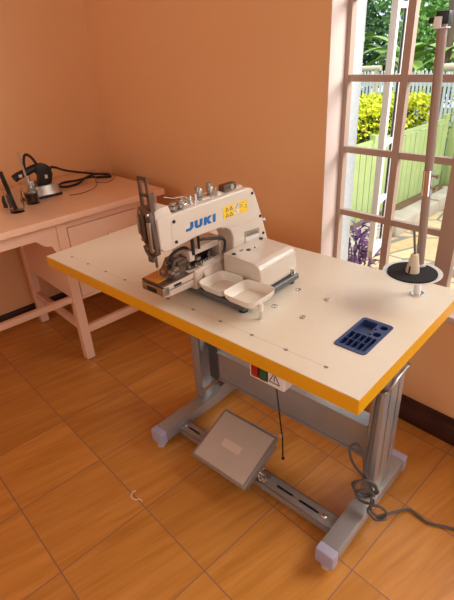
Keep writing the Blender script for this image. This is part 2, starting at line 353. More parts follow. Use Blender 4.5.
def leafy(mb, n, fn, size, aspect=2.0, rr=random, up=0.0):
    for i in range(n):
        c = Vector(fn(rr)); L_ = size*rr.uniform(.6, 1.3); a = Euler((rr.uniform(-1.1, 1.1), rr.uniform(-1.1, 1.1)-up, rr.uniform(0, 2*PI))).to_matrix()
        d = a @ Vector((1, 0, 0)); s = a @ Vector((0, 1, 0)); nn = a @ Vector((0, 0, 1))
        p = [c, c+d*L_*.5+s*L_/aspect*.5+nn*L_*.08, c+d*L_, c+d*L_*.5-s*L_/aspect*.5+nn*L_*.08]
        mb.b.faces.new([mb.b.verts.new(q) for q in p])
    return mb
def hedge(label, x0, x1, y0, y1, z0, z1, n, seed):
    fr = thing('hedge', label, 'hedge', ((x0+x1)/2, (y0+y1)/2, -.135)); rr = random.Random(seed)
    def shell(r):
        p = [r.uniform(x0, x1), r.uniform(y0, y1), r.uniform(z0, z1)]
        k = r.choice((0, 1, 2, 2)); 
        if k == 0: p[0] = x1-abs(r.gauss(0, .05))
        elif k == 1: p[1] = y0+abs(r.gauss(0, .05))
        else: p[2] = z1-abs(r.gauss(0, .04))
        return p
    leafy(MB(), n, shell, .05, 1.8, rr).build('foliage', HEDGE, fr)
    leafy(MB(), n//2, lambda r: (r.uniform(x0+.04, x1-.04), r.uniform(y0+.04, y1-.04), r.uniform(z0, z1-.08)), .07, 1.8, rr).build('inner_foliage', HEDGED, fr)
    s = MB()
    for i in range(12): a = (rr.uniform(x0+.05, x1-.05), rr.uniform(y0+.05, y1-.05)); s.cyl((a[0], a[1], -.135), (a[0]+rr.uniform(-.05, .05), a[1], z1-.15), .012, n=6)
    s.build('stems', BARK, fr)['kind'] = 'stuff'
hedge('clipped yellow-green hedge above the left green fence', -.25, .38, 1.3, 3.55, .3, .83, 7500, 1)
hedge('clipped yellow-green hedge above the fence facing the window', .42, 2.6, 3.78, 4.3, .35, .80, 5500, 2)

# white picket fence behind the hedges
fr = thing('picket_fence', 'white picket fence beyond the yellow hedges', 'fence', (-1, 5.3, -.135))
b = MB(); x = -4.6
while x < 2.2:
    b.prism([(x, -.13), (x+.030, -.13), (x+.030, .91), (x+.015, .94), (x, .91)], 'y', 5.29, 5.305); x += .056
b.build('pickets', PICKET, fr)
for zz in (.25, .74): MB().box(-4.6, 2.2, 5.305, 5.33, zz, zz+.05).build('rail', PICKET, fr)
MB().cyl((-.13, 4.75, 1.0), (1.6, 4.6, 1.06), .045, n=14).solo('drain_pipe', IVROD, 'cream pipe running level above the picket fence', 'pipe', (0.6, 4.7, .98))
MB().cyl((-3.2, 5.0, .95), (-1.1, 4.95, 0.99), .035, n=14).cyl((-3.1, 5.0, -.135), (-3.1, 5.0, .95), .03, n=10).cyl((-1.15, 4.95, -.135), (-1.15, 4.95, .98), .03, n=10).solo('wooden_rail', IVROD, 'pale rail above the hedge at the far left of the window', 'rail', (-2.1, 5.0, .95))

def banana(x, y, z, h, n, seed, label, m=BANANA, L=1.1):
    rr = random.Random(seed); fr = thing('banana_plant', label, 'plant', (x, y, -.135))
    MB().tube([(x, y, -.135), (x+.03, y, h*.5), (x, y+.02, h)], .07, n=10).build('stem', BARK, fr)
    for i in range(n):
        az = rr.uniform(0, 2*PI); el = rr.uniform(.5, 1.25); Ln = L*rr.uniform(.7, 1.15); wd = Ln*.11; b = MB()
        d = Vector((math.cos(az), math.sin(az), 0)); sd = Vector((-d.y, d.x, 0)); prev = None; seg = 9
        for k in range(seg+1):
            t = k/seg; c = Vector((x, y, h-.05))+d*(Ln*t*math.cos(el)+.25*Ln*t*t)+Vector((0, 0, 1))*(Ln*(math.sin(el)*t-.75*t*t))
            ww = wd*math.sin(PI*min(1, .12+t*.88))**.6; lo, hi = c-sd*ww+Vector((0, 0, .25*ww)), c+sd*ww+Vector((0, 0, .25*ww))
            cur = [b.b.verts.new(q) for q in (lo, c, hi)]
            if prev: b.b.faces.new((prev[0], prev[1], cur[1], cur[0])); b.b.faces.new((prev[1], prev[2], cur[2], cur[1]))
            prev = cur
        b.build('leaf', m, fr)
banana(-1.45, 6.3, 0, .95, 15, 5, 'broad-leaved banana plant seen through the upper left panes', L=1.1)
banana(-.40, 6.3, 0, 1.1, 13, 9, 'tall banana plant right of the thread stand pole top', L=.9)
banana(-2.5, 6.3, 0, 1.2, 13, 15, 'banana plant with long arching leaves at the left edge of the window', L=.95)
def tree(x, y, r, zc, rz, n, seed, label, m, size=.16):
    rr = random.Random(seed); fr = thing('leafy_tree', label, 'tree', (x, y, -.135))
    def f_(r_):
        while True:
            p = Vector((r_.uniform(-1, 1), r_.uniform(-1, 1), r_.uniform(-1, 1)))
            if .35 < p.length < 1: return (x+p.x*r, y+p.y*r, zc+p.z*rz)
    leafy(MB(), n, f_, size, 1.8, rr).build('crown', m, fr)
    MB().tube([(x, y, -.135), (x+.05, y, zc*.6), (x, y, zc+rz*.4)], .06, n=8).build('trunk', BARK, fr)
tree(-3.9, 8.4, .85, 1.1, 1.15, 1900, 21, 'dark bushy tree at the left behind the banana plants', GREEND, .14)
tree(-2.1, 8.4, .85, .95, 1.0, 1900, 22, 'mid green bushy tree behind the middle banana plant', GREENL, .14)
tree(-.3, 8.4, .85, 1.05, 1.1, 1900, 23, 'dark bushy tree at the right behind the banana plants', GREEND, .14)
tree(-4.0, 11.2, 1.35, 1.9, 1.5, 2200, 26, 'tall pale green tree far behind the garden at left', GREENL, .2)
tree(-1.2, 11.2, 1.35, 1.9, 1.5, 2200, 27, 'tall pale green tree far behind the garden at right', GREENL, .2)
MB().tube([(-.62, 5.8, -.135), (-.60, 5.82, 1.0), (-.66, 5.85, 2.6)], .06, n=10).solo('tree_trunk', BARK, 'bare brown trunk rising behind the picket fence', 'tree', (-.62, 5.8, -.135))
# purple plant near the window
fr = thing('purple_plant', 'purple-leaved garden plant just outside the lower left pane', 'plant', (1.16, .98, -.12)); rr = random.Random(4)
b = MB()
for i in range(330):
    az = rr.uniform(0, 2*PI); rad = rr.uniform(0, .13); c = Vector((1.17+rad*math.cos(az), .98+rad*1.1*math.sin(az), rr.uniform(-.08, .37-rad)))
    d = Vector((math.cos(az), math.sin(az), rr.uniform(-.3, 1.1))).normalized(); s = d.cross(Vector((0, 0, 1))).normalized()*.011; L_ = rr.uniform(.06, .11)
    b.b.faces.new([b.b.verts.new(q) for q in (c-s*.5, c+d*L_*.5-s, c+d*L_+Vector((0, 0, -.015)), c+d*L_*.5+s)])
b.build('foliage', PURPLE, fr)
s = MB()
for i in range(14): az = i*.45; s.cyl((1.17+.05*math.cos(az), .98+.05*math.sin(az), -.12), (1.17+.11*math.cos(az), .98+.11*math.sin(az), .25), .004, n=5)
s.build('stems', PURPLE, fr)['kind'] = 'stuff'

# ------------------------------------------------------------------ desk along the left wall
DX0, DX1, DZ, DE = 0.02, 0.74, 0.765, -0.135
fr = thing('writing_desk', 'glossy pink painted wooden desk with drawers standing along the left wall', 'desk', (0.38, -0.8, 0.0))
MB().box(DX0, DX1, -1.95, DE, DZ-.03, DZ, .006, 3).build('desk_top', DESK, fr)
PX = 0.70                                      # front plane of the carcass
def leg(x, y, x2=None, y2=None):
    w_ = .045; t = MB(); bm = t.b; x2 = x if x2 is None else x2; y2 = y if y2 is None else y2
    lo = [bm.verts.new((x+dx, y+dy, 0.004)) for dx, dy in ((-w_, 0), (0, 0), (0, w_), (-w_, w_))]; hi = [bm.verts.new((x2+dx, y2+dy, DZ-.031)) for dx, dy in ((-w_, 0), (0, 0), (0, w_), (-w_, w_))]
    bm.faces.new(list(reversed(lo))); bm.faces.new(hi)
    for i in range(4): bm.faces.new((lo[i], lo[(i+1) % 4], hi[(i+1) % 4], hi[i]))
    bmesh.ops.bevel(bm, geom=bm.edges[:], offset=.003, segments=1, affect='EDGES')
    l = t.build('leg', DESK, fr); return l
yl, yr = -0.700, -0.205
for (x, y) in ((PX, yl), (PX, yr), (.155, yl), (.155, yr), (PX, -1.93), (.155, -1.93)):
    l = leg(x, y); MB().box(x-.04, x-.005, y+.005, y+.04, 0, .0045).build('rubber_foot', BLACK, fr, parent=l)
# carcass, side panels, rails
c = MB(); c.box(.13, PX-.047, yl+.012, yl+.024, .34, DZ-.031).box(.13, PX-.047, yr+.02, yr+.032, .34, DZ-.031).box(.115, .13, yl+.02, yr+.02, .34, DZ-.031).box(.13, PX-.03, yl+.02, yr+.02, .34, .352)
c.box(PX-.03, PX-.006, yl+.045, yr, .335, .352, .002)
c.build('cabinet', DESK, fr)
MB().box(PX-.028, PX-.006, -1.885, yl, .675, DZ-.031, .002).build('apron', DESK, fr)
MB().box(PX-.028, PX-.004, yl+.045, yr, .697, DZ-.031, .001).build('apron', DESK, fr)
br = MB(); pts = [(yl, .675), (yl, .585), (yl-.02, .60), (yl-.035, .632), (yl-.06, .640), (yl-.075, .650), (yl-.09, .667), (yl-.105, .675)]
br.prism(pts, 'x', PX-.024, PX-.010); br.build('bracket', DESK, fr)
dr = MB().box(PX-.028, PX-.001, yl+.048, yr-.002, .356, .694, .0015).build('drawer', DESK, fr)
MB().lathe([(0, 0), (.009, 0), (.007, .008), (.013, .016), (.013, .022), (0, .027)], (PX, -.455, .615), 16, (1, 0, 0)).build('knob', DESK, fr, parent=dr)
for n_, a in (('stretcher', (PX-.036, PX-.008, yl+.045, yr, .145, .185)), ('stretcher', (.155, PX-.045, yl+.008, yl+.036, .165, .20)), ('stretcher', (.155, PX-.045, yr+.008, yr+.036, .165, .20)), ('footrest', (PX-.040, PX-.012, -1.885, yl, .333, .362))):
    MB().box(*a, .004).build(n_, DESK, fr)
MB().box(.12, .125, -1.9, yl, .52, DZ-.031).build('back_panel', DESK, fr)

# ------------------------------------------------------------------ things on the desk
DT = DZ
# electric iron
fr = thing('electric_iron', 'black-handled industrial steam iron with a steel body lying on the pink desk', 'iron', (.36, -.58, DT))
IX = .345
sole = [(-.690, 0), (-.67, .034), (-.62, .052), (-.52, .056), (-.508, .050), (-.508, -.050), (-.52, -.056), (-.62, -.052), (-.67, -.034)]
MB().prism([(IX+b_, a_) for a_, b_ in sole], 'z', DT, DT+.013, .003).build('soleplate', BLACK, fr)
t = bmesh.new(); lo = [t.verts.new((IX+b_*.92, a_*1+.004*(1 if a_ < -.6 else -1), DT+.013)) for a_, b_ in sole]; hi = [t.verts.new((IX+b_*.62, (a_+.60)*.75-.585, DT+.055)) for a_, b_ in sole]
t.faces.new(list(reversed(lo))); t.faces.new(hi)
for i in range(9): t.faces.new((lo[i], lo[(i+1) % 9], hi[(i+1) % 9], hi[i]))
bmesh.ops.recalc_face_normals(t, faces=t.faces); m_ = MB(); m_.merge(t); m_.build('body', STEEL, fr)
MB().prism([(-.600, DT+.055), (-.538, DT+.055), (-.522, DT+.10), (-.530, DT+.138), (-.550, DT+.154), (-.580, DT+.156), (-.600, DT+.150), (-.598, DT+.12), (-.588, DT+.10)], 'x', IX-.022, IX+.022, .006).build('rear_housing', BLACK, fr)
MB().tube([(IX, -.703, DT+.108), (IX, -.68, DT+.118), (IX, -.64, DT+.128), (IX, -.60, DT+.138), (IX, -.56, DT+.138)], .018, n=14).build('handle', BLACK, fr)
MB().box(IX+.012, IX+.0185, -.685, -.668, DT+.112, DT+.126, .001).build('steam_button', WSTICK, fr, label='pale steam button')
MB().box(IX+.018, IX+.024, -.565, -.552, DT+.085, DT+.102, .001).build('rating_plate', WSTICK, fr, label='small pale plate')
MB().cyl((IX, -.64, DT+.055), (IX, -.64, DT+.115), .010).cyl((IX-.0, -.625, DT+.05), (IX, -.625, DT+.085), .016).build('valve', CHROME, fr)
MB().tube([(IX, -.645, DT+.10), (IX, -.64, DT+.17), (IX, -.625, DT+.205), (IX, -.60, DT+.19), (IX, -.578, DT+.145)], .0065).build('steam_hose', BLACK, fr)
# iron's cord on the desk
cz = DT+.0065
MB().tube([(.345, -.528, DT+.088), (.30, -.500, DT+.115), (.30, -.475, DT+.112), (.25, -.400, DT+.075), (.20, -.27, DT+.03), (.20, -.185, cz), (.25, -.165, cz), (.30, -.180, cz), (.26, -.23, cz), (.24, -.27, cz+.006), (.22, -.34, cz), (.20, -.41, cz), (.25, -.46, cz), (.30, -.44, cz), (.29, -.37, cz), (.24, -.29, cz+.010), (.22, -.22, cz+.010), (.26, -.19, cz+.006)], .0058).solo('iron_cord', BLACK, 'black power cord looping behind the iron on the pink desk', 'cord', (.2, -.3, DT))
MB().tube([(.45, -.50, DT+.002), (.47, -.44, DT+.002), (.42, -.34, DT+.002), (.32, -.28, DT+.012), (.22, -.22, DT+.012), (.20, -.165, DT+.012), (.30, -.15, DT+.004), (.38, -.23, DT+.002), (.36, -.28, DT+.002), (.31, -.275, DT+.002)], .0016).solo('thin_wire', CABLE, 'thin translucent wire curling on the desk beside the black cord', 'wire', (.35, -.3, DT))
def tumbler(x, y, r0, r1, h, label, origin_name='drinking_glass'):
    fr = thing(origin_name, label, 'glass', (x, y, DT))
    MB().lathe([(0, 0), (r0, 0), (r0+.001, .006), (r1, h), (r1-.0022, h), (r0-.0015, .010), (0, .009)], (x, y, DT), 28).build('glass_wall', GLASS, fr); return fr
tumbler(.500, -.776, .031, .038, .092, 'clear empty glass in front with a dark ridged stick leaning in it')
fg = tumbler(.425, -.672, .030, .037, .098, 'clear glass half full of dark coffee in front of the iron')
MB().lathe([(0, 0), (.0275, 0), (.031, .042), (0, .042)], (.425, -.672, DT+.010), 24).build('coffee', COFFEE, fg)
MB().tube([(.418, -.668, DT+.055), (.40, -.675, DT+.235)], .005, n=8, smooth=False).solo('stirring_stick', mat('clear_plastic_stick', (.45, .33, .24, 1), .3), 'pale slim stick leaning in the glass of coffee', 'stick', (.418, -.668, DT+.055))
b = MB(); b.box(-.009, .009, -.003, .003, 0, .175, .002)
for i in range(9): b.box(-.0095, .0095, -.004, .004, .07+i*.008, .073+i*.008)
b.rot(Matrix.Translation((.500, -.780, DT+.012)) @ Euler((math.radians(6), math.radians(-6), math.radians(60))).to_matrix().to_4x4())
b.solo('ridged_stick', BLACK, 'dark ridged stick leaning in the front empty glass', 'tool', (.500, -.780, DT+.012))
MB().lathe([(0, 0), (.020, 0), (.021, .03), (.016, .05), (.012, .055), (0, .055)], (.385, -.775, DT), 20).solo('small_bottle', BLACK, 'small black pot on the desk behind the front glass', 'pot', (.385, -.775, DT))

# ------------------------------------------------------------------ sewing table
ft = thing('sewing_table', 'cream-topped industrial sewing table with yellow edge and grey steel stand', 'table', (.70, .30, 0), True)
H = TH; hx0, hx1, hy0, hy1 = 1.060, 1.130, .145, .275     # recess for the blue tray
tt = MB(); e = .0015
tt.box(e, hx0, e, TW-e, H-.012, H).box(hx1, TL-e, e, TW-e, H-.012, H).box(hx0, hx1, e, hy0, H-.012, H).box(hx0, hx1, hy1, TW-e, H-.012, H)
tt.build('table_top', TTOP, ft)
MB().box(.006, TL-.006, .006, TW-.006, H-TT, H-.024).build('underside_board', UNDER, ft)
eb = MB(); z0, z1 = H-TT, H-.0008
eb.box(0, TL, 0, .006, z0, z1, .001).box(0, TL, TW-.006, TW, z0, z1, .001).box(0, .006, .006, TW-.006, z0, z1).box(TL-.006, TL, .006, TW-.006, z0, z1)
eb.build('edge_band', YEL, ft, label='yellow edge band')
SCR = ((.844, .309), (.937, .306), (.847, .195), (.937, .192))
def screw(u, v, r=.009):
    s = MB().lathe([(0, 0), (r, 0), (r, .0016), (r*.8, .0026), (r*.62, .0026), (r*.58, .0012), (r*.32, .0012), (r*.30, .003), (0, .0034)], (u, v, H), 20).build('screw', CHROME, ft)
for u, v in SCR: screw(u, v)
for u, v in ((.085, .0525), (.184, .0525), (.285, .0525), (.386, .0525), (.585, .0525), (.685, .0525), (.784, .0525), (.887, .0525), (.986, .0525), (1.09, .0525)):
    d = MB(); d.box(u-.006, u+.005, v-.0018, v+.0018, H, H+.0006).box(u-.002, u+.002, v-.0045, v+.0035, H, H+.0007); d.build('printed_mark', INK, ft)
d = MB(); u = .075
while u < 1.08: 
    d.box(u, u+.004, .0522, .0528, H, H+.0004)
    u += .009
d.build('printed_line', mat('faint_ink', (.42, .37, .30, 1), .6), ft)
# stand
def foot(u0, u1):
    fo = MB().box(u0, u1, .11, .570, .024, .076, .003).build('foot', GREY, ft)
    for v0, v1 in ((.092, .124), (.556, .588)): MB().box(u0-.002, u1+.002, v0, v1, .020, .078, .006, 3).build('end_cap', LILAC, ft, parent=fo, label='lilac plastic end cap')
    for v in (.112, .568): MB().cyl(((u0+u1)/2, v, 0), ((u0+u1)/2, v, .021), .017, .015, 18).build('foot_pad', PADM, ft, parent=fo)
foot(.318, .374); foot(1.068, 1.124)
def channel(u0, u1, v0, v1, z0, z1, side):
    """upright C section, open towards side"""
    t = .003; b = MB(); b.box(u0, u1, v0, v0+t, z0, z1, .0008, 1).box(u0, u1, v1-t, v1, z0, z1, .0008, 1)
    w = (u0, u0+t) if side > 0 else (u1-t, u1); b.box(w[0], w[1], v0, v1, z0, z1); return b
po = channel(.308, .350, .350, .478, .077, .60, 1); po.build('post', GREY, ft)
MB().box(.316, .344, .365, .463, .30, H-TT-.006).build('inner_post', GREY, ft)
MB().box(.312, .39, .352, .372, .425, .45, .002).build('brace', GREY, ft)
po = MB(); po.box(1.070, 1.110, .350, .478, .077, .60, .004); p_ = po.build('post', GREY, ft)
g_ = MB()
for v in (.385, .44): g_.box(1.1099, 1.1104, v-.003, v+.003, .16, .56)
g_.build('slot', GREYD, ft, parent=p_)
MB().box(1.074, 1.104, .365, .463, .59, H-TT-.006).build('inner_post', GREY, ft)
for u0, u1 in ((.30, .36), (1.05, 1.112)): MB().box(u0, u1, .06, .52, H-TT-.006, H-TT, .001).build('top_bracket', GREY, ft)
MB().box(.02, .31, .05, .09, H-TT-.012, H-TT, .001).build('top_bracket', GREY, ft)
MB().box(.352, .428, .400, .450, .165, .350, .002).box(.424, .428, .378, .452, .160, .355).build('beam_bracket', GREYD, ft)
bm_ = MB(); bm_.box(.428, 1.058, .380, .384, .205, .330).box(.428, 1.058, .372, .384, .200, .209, .001).box(.428, 1.058, .372, .43, .327, .333, .001).box(.428, 1.058, .380, .43, .200, .204)
bm_.build('beam', GREY, ft)
rl = MB(); rv0, rv1, rz = .188, .246, .045
rl.box(.372, 1.070, rv0, rv0+.004, .018, rz, .001).box(.372, 1.070, rv1-.004, rv1, .018, rz, .001)
slots = [(.40, .46), (.835, .90), (.925, 1.00)]; vm0, vm1 = .212, .222
rl.box(.372, 1.070, rv0, vm0, rz-.004, rz).box(.372, 1.070, vm1, rv1, rz-.004, rz); uu = .372
for a_, b_ in slots: rl.box(uu, a_, vm0, vm1, rz-.004, rz); uu = b_
rl.box(uu, 1.070, vm0, vm1, rz-.004, rz)
rl.build('bottom_rail', GREY, ft)
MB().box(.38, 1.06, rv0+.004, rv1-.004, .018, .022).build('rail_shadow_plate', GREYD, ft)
for u in (.385, 1.02): MB().lathe([(0, 0), (.010, 0), (.010, .003), (.006, .006), (0, .006)], (u, .217, rz), 14).build('bolt', CHROME, ft)
# pedal
pl = bmesh.new(); P = MB().box(-.124, .124, 0, .212, 0, .014, .004, 3)
MP = Matrix.Translation((.650, .116, .060)) @ Euler((math.atan2(.078, .195), 0, math.radians(1.2))).to_matrix().to_4x4()
pd = P.rot(MP).build('pedal', PEDE, ft)
MB().box(-.114, .114, .009, .203, .0135, .0165, .003, 3).rot(MP).build('rubber_mat', PEDM, ft, parent=pd)
MB().box(-.045, .037, .085, .115, .0163, .0172, .0003, 1).rot(MP).build('name_label', PEDL, ft, parent=pd, label='blank pale label')
MB().box(.090, .124, .02, .19, -.022, .001, .002).rot(MP).build('pedal_frame', PEDE, ft, parent=pd)
br = MB(); br.box(.772, .800, .190, .225, .045, .049, .001).box(.772, .776, .190, .225, .045, .083, .001).cyl((.765, .207, .068), (.792, .207, .068), .007, n=12).cyl((.790, .205, .048), (.790, .205, .057), .008, n=6)
br.build('pedal_clamp', CHROME, ft, parent=pd)
# switch box under the front edge
sw = MB().box(.893, .998, .030, .085, .655, .722, .006, 3).build('switch_box', WHITEP, ft)
bx = MB().box(.903, .951, .0285, .0325, .664, .712, .001).build('switch_plate', BLACK, ft, parent=sw)
MB().box(.905, .926, .022, .030, .668, .708, .003).build('stop_button', REDI, ft, parent=sw, label='red push button')
MB().box(.929, .949, .022, .030, .668, .708, .003).build('start_button', GREENI, ft, parent=sw, label='green push button')
tr = MB()
for a_, b_ in (((.955, .670), (.985, .670)), ((.985, .670), (.970, .700)), ((.970, .700), (.955, .670)), ((.970, .676), (.970, .690))): tr.tube([(a_[0], .0295, a_[1]), (b_[0], .0295, b_[1])], .0011, n=5, smooth=False)
tr.build('warning_triangle', BLACK, ft, parent=sw)
# chain
c = MB(); a_, b_ = Vector((.825, .27, H-TT-.006)), Vector((.779, .318, .176)); 
a_ = Vector((.742, .318, .60)); a_ = b_+(Vector((.758, .32, .34))-b_)*((H-TT-.004-b_.z)/(.34-b_.z))
d_ = (b_-a_); n_ = int(d_.length/.010)
for i in range(n_+1): c.sphere(a_+d_*i/n_, .0034, (1, 1, 1.5), 4)
for i in range(13): c.sphere((.781+.0002*i, .32, .174-i*.0098), .0034, (1, 1, 1.5), 4)
c.sphere((.784, .32, .052), .007, (1, 1, .8), 6)
c.solo('pull_chain', BLACK, 'black beaded chain hanging from the table to the pedal', 'chain', (.77, .32, .06), True)
c = MB(); 
for i in range(12): 
    c.sphere(MP @ Vector((.005+.0103*i, .2125, .0185)), .0042, (1.4, .8, .8), 4)
c.tube([(.768, .322, .157), (.779, .32, .150), (.784, .32, .165), (.780, .32, .182)], .0022, n=6)
c.solo('link_chain', STEEL, 'short steel link chain along the rear edge of the pedal with hook', 'chain', (.74, .32, .15), True)

# blue parts tray set into the top
fb = thing('parts_tray', 'navy blue plastic tray with compartments set into the table top', 'tray', (1.095, .21, H-.0118), True)
A0, A1, B0, B1 = 1.0545, 1.1345, .1365, .2835; r_ = H+.0022
def rrect(a0, a1, b0, b1, r, n=5):
    out = []
    for cx_, cy_, st_ in ((a1-r, b1-r, 0), (a0+r, b1-r, 90), (a0+r, b0+r, 180), (a1-r, b0+r, 270)):
        for k_ in range(n+1): an = math.radians(st_+90*k_/n); out.append((cx_+r*math.cos(an), cy_+r*math.sin(an)))
    return out
def boolean(base, steps):
    """cut or join closed shapes; every entry is (operation, MB)"""
    me = bpy.data.meshes.new('b'); base.b.to_mesh(me); o = bpy.data.objects.new('b', me); COL.objects.link(o)
    for op, c in steps:
        m2 = bpy.data.meshes.new('c'); c.b.to_mesh(m2); oc = bpy.data.objects.new('c', m2); COL.objects.link(oc)
        md = o.modifiers.new('b', 'BOOLEAN'); md.operation = op; md.solver = 'EXACT'; md.object = oc
        bpy.context.view_layer.update()
        nm = bpy.data.meshes.new_from_object(o.evaluated_get(bpy.context.evaluated_depsgraph_get()))
        o.modifiers.clear(); old = o.data; o.data = nm; bpy.data.meshes.remove(old); bpy.data.objects.remove(oc); bpy.data.meshes.remove(m2)
    r = MB(); r.b.from_mesh(o.data); m3 = o.data; bpy.data.objects.remove(o); bpy.data.meshes.remove(m3); return r
ZB = H-.0110; e_ = .0025; vm = .210
cut = []
ncol = 4; uw = (1.117-(hx0+e_))/ncol
for i in range(ncol):
    for (c0, c1) in ((hy0+e_, (hy0+vm)/2-.0008), ((hy0+vm)/2+.0008, vm-.0015)):
        cut.append(('DIFFERENCE', MB().prism(rrect(hx0+e_+uw*i+.0007, hx0+e_+uw*(i+1)-.0007, c0, c1, .002, 2), 'z', ZB, H+.01)))
cut.append(('DIFFERENCE', MB().prism(rrect(1.1185, hx1-e_, hy0+e_, vm-.0015, .003, 3), 'z', ZB, H+.01)))
cut.append(('DIFFERENCE', MB().prism(rrect(hx0+e_, 1.099, vm+.002, hy1-e_, .006), 'z', ZB, H+.01)))
for u_, v_, rr_ in ((1.117, .262, .0095), (1.117, .227, .0095), (1.104, .246, .0032), (1.1035, .2195, .0032)): cut.append(('DIFFERENCE', MB().cyl((u_, v_, ZB), (u_, v_, H+.01), rr_, n=22)))
base = MB().prism(rrect(hx0+.001, hx1-.001, hy0+.001, hy1-.001, .004), 'z', H-.0118, H+.001)
bt = boolean(base, [('UNION', MB().prism(rrect(A0, A1, B0, B1, .010), 'z', H+.0002, r_, .0006, 1))]+cut)
bt.build('tray_shell', NAVY, fb, angle=30)

# ------------------------------------------------------------------ thread stand
fs = thing('thread_stand', 'upright thread stand with black foam spool disc at the back right of the table', 'thread stand', (1.107, .474, H), True)
pt = lambda z: (1.107-.056*(z-.76), .474, z)
MB().lathe([(0, 0), (.019, 0), (.019, .003), (.010, .005), (0, .005)], (1.107, .474, H), 24).build('base_flange', CHROME, fs)
MB().cyl(pt(H+.004), pt(.835), .0095, n=20).build('lower_pole', WHITEP, fs)
MB().cyl(pt(.835), pt(1.388), .0100, n=20).build('pole', POLEM, fs)
MB().cyl(pt(.843), pt(.848), .0155, n=20).build('pole_ring', WHITEP, fs)
cl = MB().cyl(pt(1.025), pt(1.085), .0120, n=20); cl = cl.build('coupling', CHROME, fs)
q = Vector(pt(1.045)); 
for dz in (0, .028): MB().cyl(q+Vector((0, 0, dz)), q+Vector((.024, -.006, dz)), .0032, n=8).cyl(q+Vector((.020, -.005, dz)), q+Vector((.025, -.006, dz)), .0055, n=6).build('screw', STEEL, fs, parent=cl)
tp = Vector(pt(1.388))
MB().box(tp.x-.012, tp.x+.015, tp.y-.012, tp.y+.012, tp.z-.006, tp.z+.018, .003).build('top_joint', BLACK, fs)
MB().box(tp.x-.012, tp.x+.003, tp.y-.020, tp.y-.012, tp.z-.012, tp.z+.008, .002).box(tp.x-.012, tp.x+.016, tp.y-.020, tp.y+.004, tp.z-.014, tp.z-.011, .001).build('clip', WHITEP, fs, label='white plastic clip')
MB().cyl((tp.x-.024, tp.y-.008, tp.z+.002), (tp.x-.012, tp.y-.010, tp.z+.002), .006, n=12).build('end_knob', BLACK, fs)
DC = Vector((1.103, .428, .838))
MB().lathe([(0, -.004), (.03, -.006), (.060, -.003), (.071, .003), (.0715, .0045), (.069, .0045), (.058, -.0005), (0, -.001)], DC, 48).build('disc', WHITEP, fs)
MB().cyl(DC+Vector((0, 0, -.0005)), DC+Vector((0, 0, .0045)), .060, n=48).build('foam_pad', BLACKM, fs, label='black foam pad')
MB().lathe([(.0165, .0045), (.0165, .010), (.009, .052), (.006, .053), (0, .053)], DC, 24).build('spool_cone', IVROD, fs)
MB().cyl(DC+Vector((0, 0, .050)), DC+Vector((-.010, .0, .112)), .0028, n=10).build('spool_pin', STEELD, fs)
MB().cyl(DC+Vector((-.002, -.0165, .006)), DC+Vector((-.002, -.0140, .024)), .0022, n=6).build('cone_slit', BLACK, fs)
MB().cyl(DC+Vector((-.005, -.015, -.022)), DC+Vector((-.005, -.015, -.004)), .003, n=8).build('pin_nut', STEEL, fs)

# ------------------------------------------------------------------ power cable, floor thread
c = MB()
path = [(1.118, .40, .530), (1.118, .35, .515), (1.095, .340, .500), (1.090, .338, .40), (1.088, .336, .30), (1.086, .332, .22), (1.090, .328, .17)]
def ring_(c, r, turns, ph, wob, seed, dz=0):
    out = []; rr = random.Random(seed); n = int(turns*8)
    for i in range(n): a_ = ph+i*PI/4; q = 1+wob*math.sin(i*1.3+seed); out.append((c[0]+.93*r*q*math.cos(a_)+.002*i/4, c[1]+.37*r*q*math.cos(a_)-.014*((i % 11)/11)-.006, c[2]+r*q*math.sin(a_)*.95-dz*i/n))
    return out
path += ring_((1.100, .318, .160), .034, 1.7, PI, .10, 1)
path += [(1.07, .318, .20), (1.042, .318, .235), (1.036, .320, .275), (1.056, .324, .295), (1.078, .326, .26), (1.092, .322, .20)]
path += ring_((1.108, .310, .140), .024, 1.3, 0, .15, 3, .02)
path += ring_((1.155, .305, .118), .027, 1.6, PI, .2, 5, .02)
path += [(1.150, .31, .06), (1.160, .36, .03), (1.185, .415, .012), (1.204, .440, .008), (1.24, .437, .007), (1.272, .434, .007), (1.335, .462, .007), (1.45, .50, .007), (1.6, .50, .007), (1.9, .45, .007)]
c.tube(path, .0042, n=8, sub=5)
c.solo('power_cable', CABLE, 'grey power cable knotted round the right table leg and trailing over the floor', 'cable', (1.15, .33, 0.004), True)
MB().tube([(1.118, .480, .530), (1.060, .490, .53), (1.048, .40, .515), (1.052, .343, .505), (1.095, .338, .505), (1.120, .345, .520), (1.121, .40, .535), (1.118, .47, .53)], .0036, n=8).solo('cable_tie', STEEL, 'silver wire loop tied round the top of the right table leg', 'wire', (1.08, .41, .5), True)
MB().tube([(1.552, -.975, .0015), (1.548, -.985, .0015), (1.560, -1.000, .0015), (1.580, -.998, .0015), (1.590, -.985, .0015), (1.605, -.984, .0015)], .0016, n=6).solo('thread_scrap', THREAD, 'short scrap of white thread lying on the floor tiles', 'thread', (1.57, -.99, 0.0))

# ------------------------------------------------------------------ the sewing machine
fm = thing('sewing_machine', 'cream industrial button sewing machine with blue lettering on the table', 'sewing machine', (.70, .22, H), True)
UA, UL = .670, .612                             # right and left faces of the arm
MB().box(.545, .815, .108, .352, H+.010, H+.028, .006, 3).build('base_plate', GREYD, fm)
for u, v in ((.565, .125), (.795, .128), (.565, .335), (.795, .333)): MB().cyl((u, v, H), (u, v, H+.012), .013, n=18).build('rubber_foot', BLACK, fm)
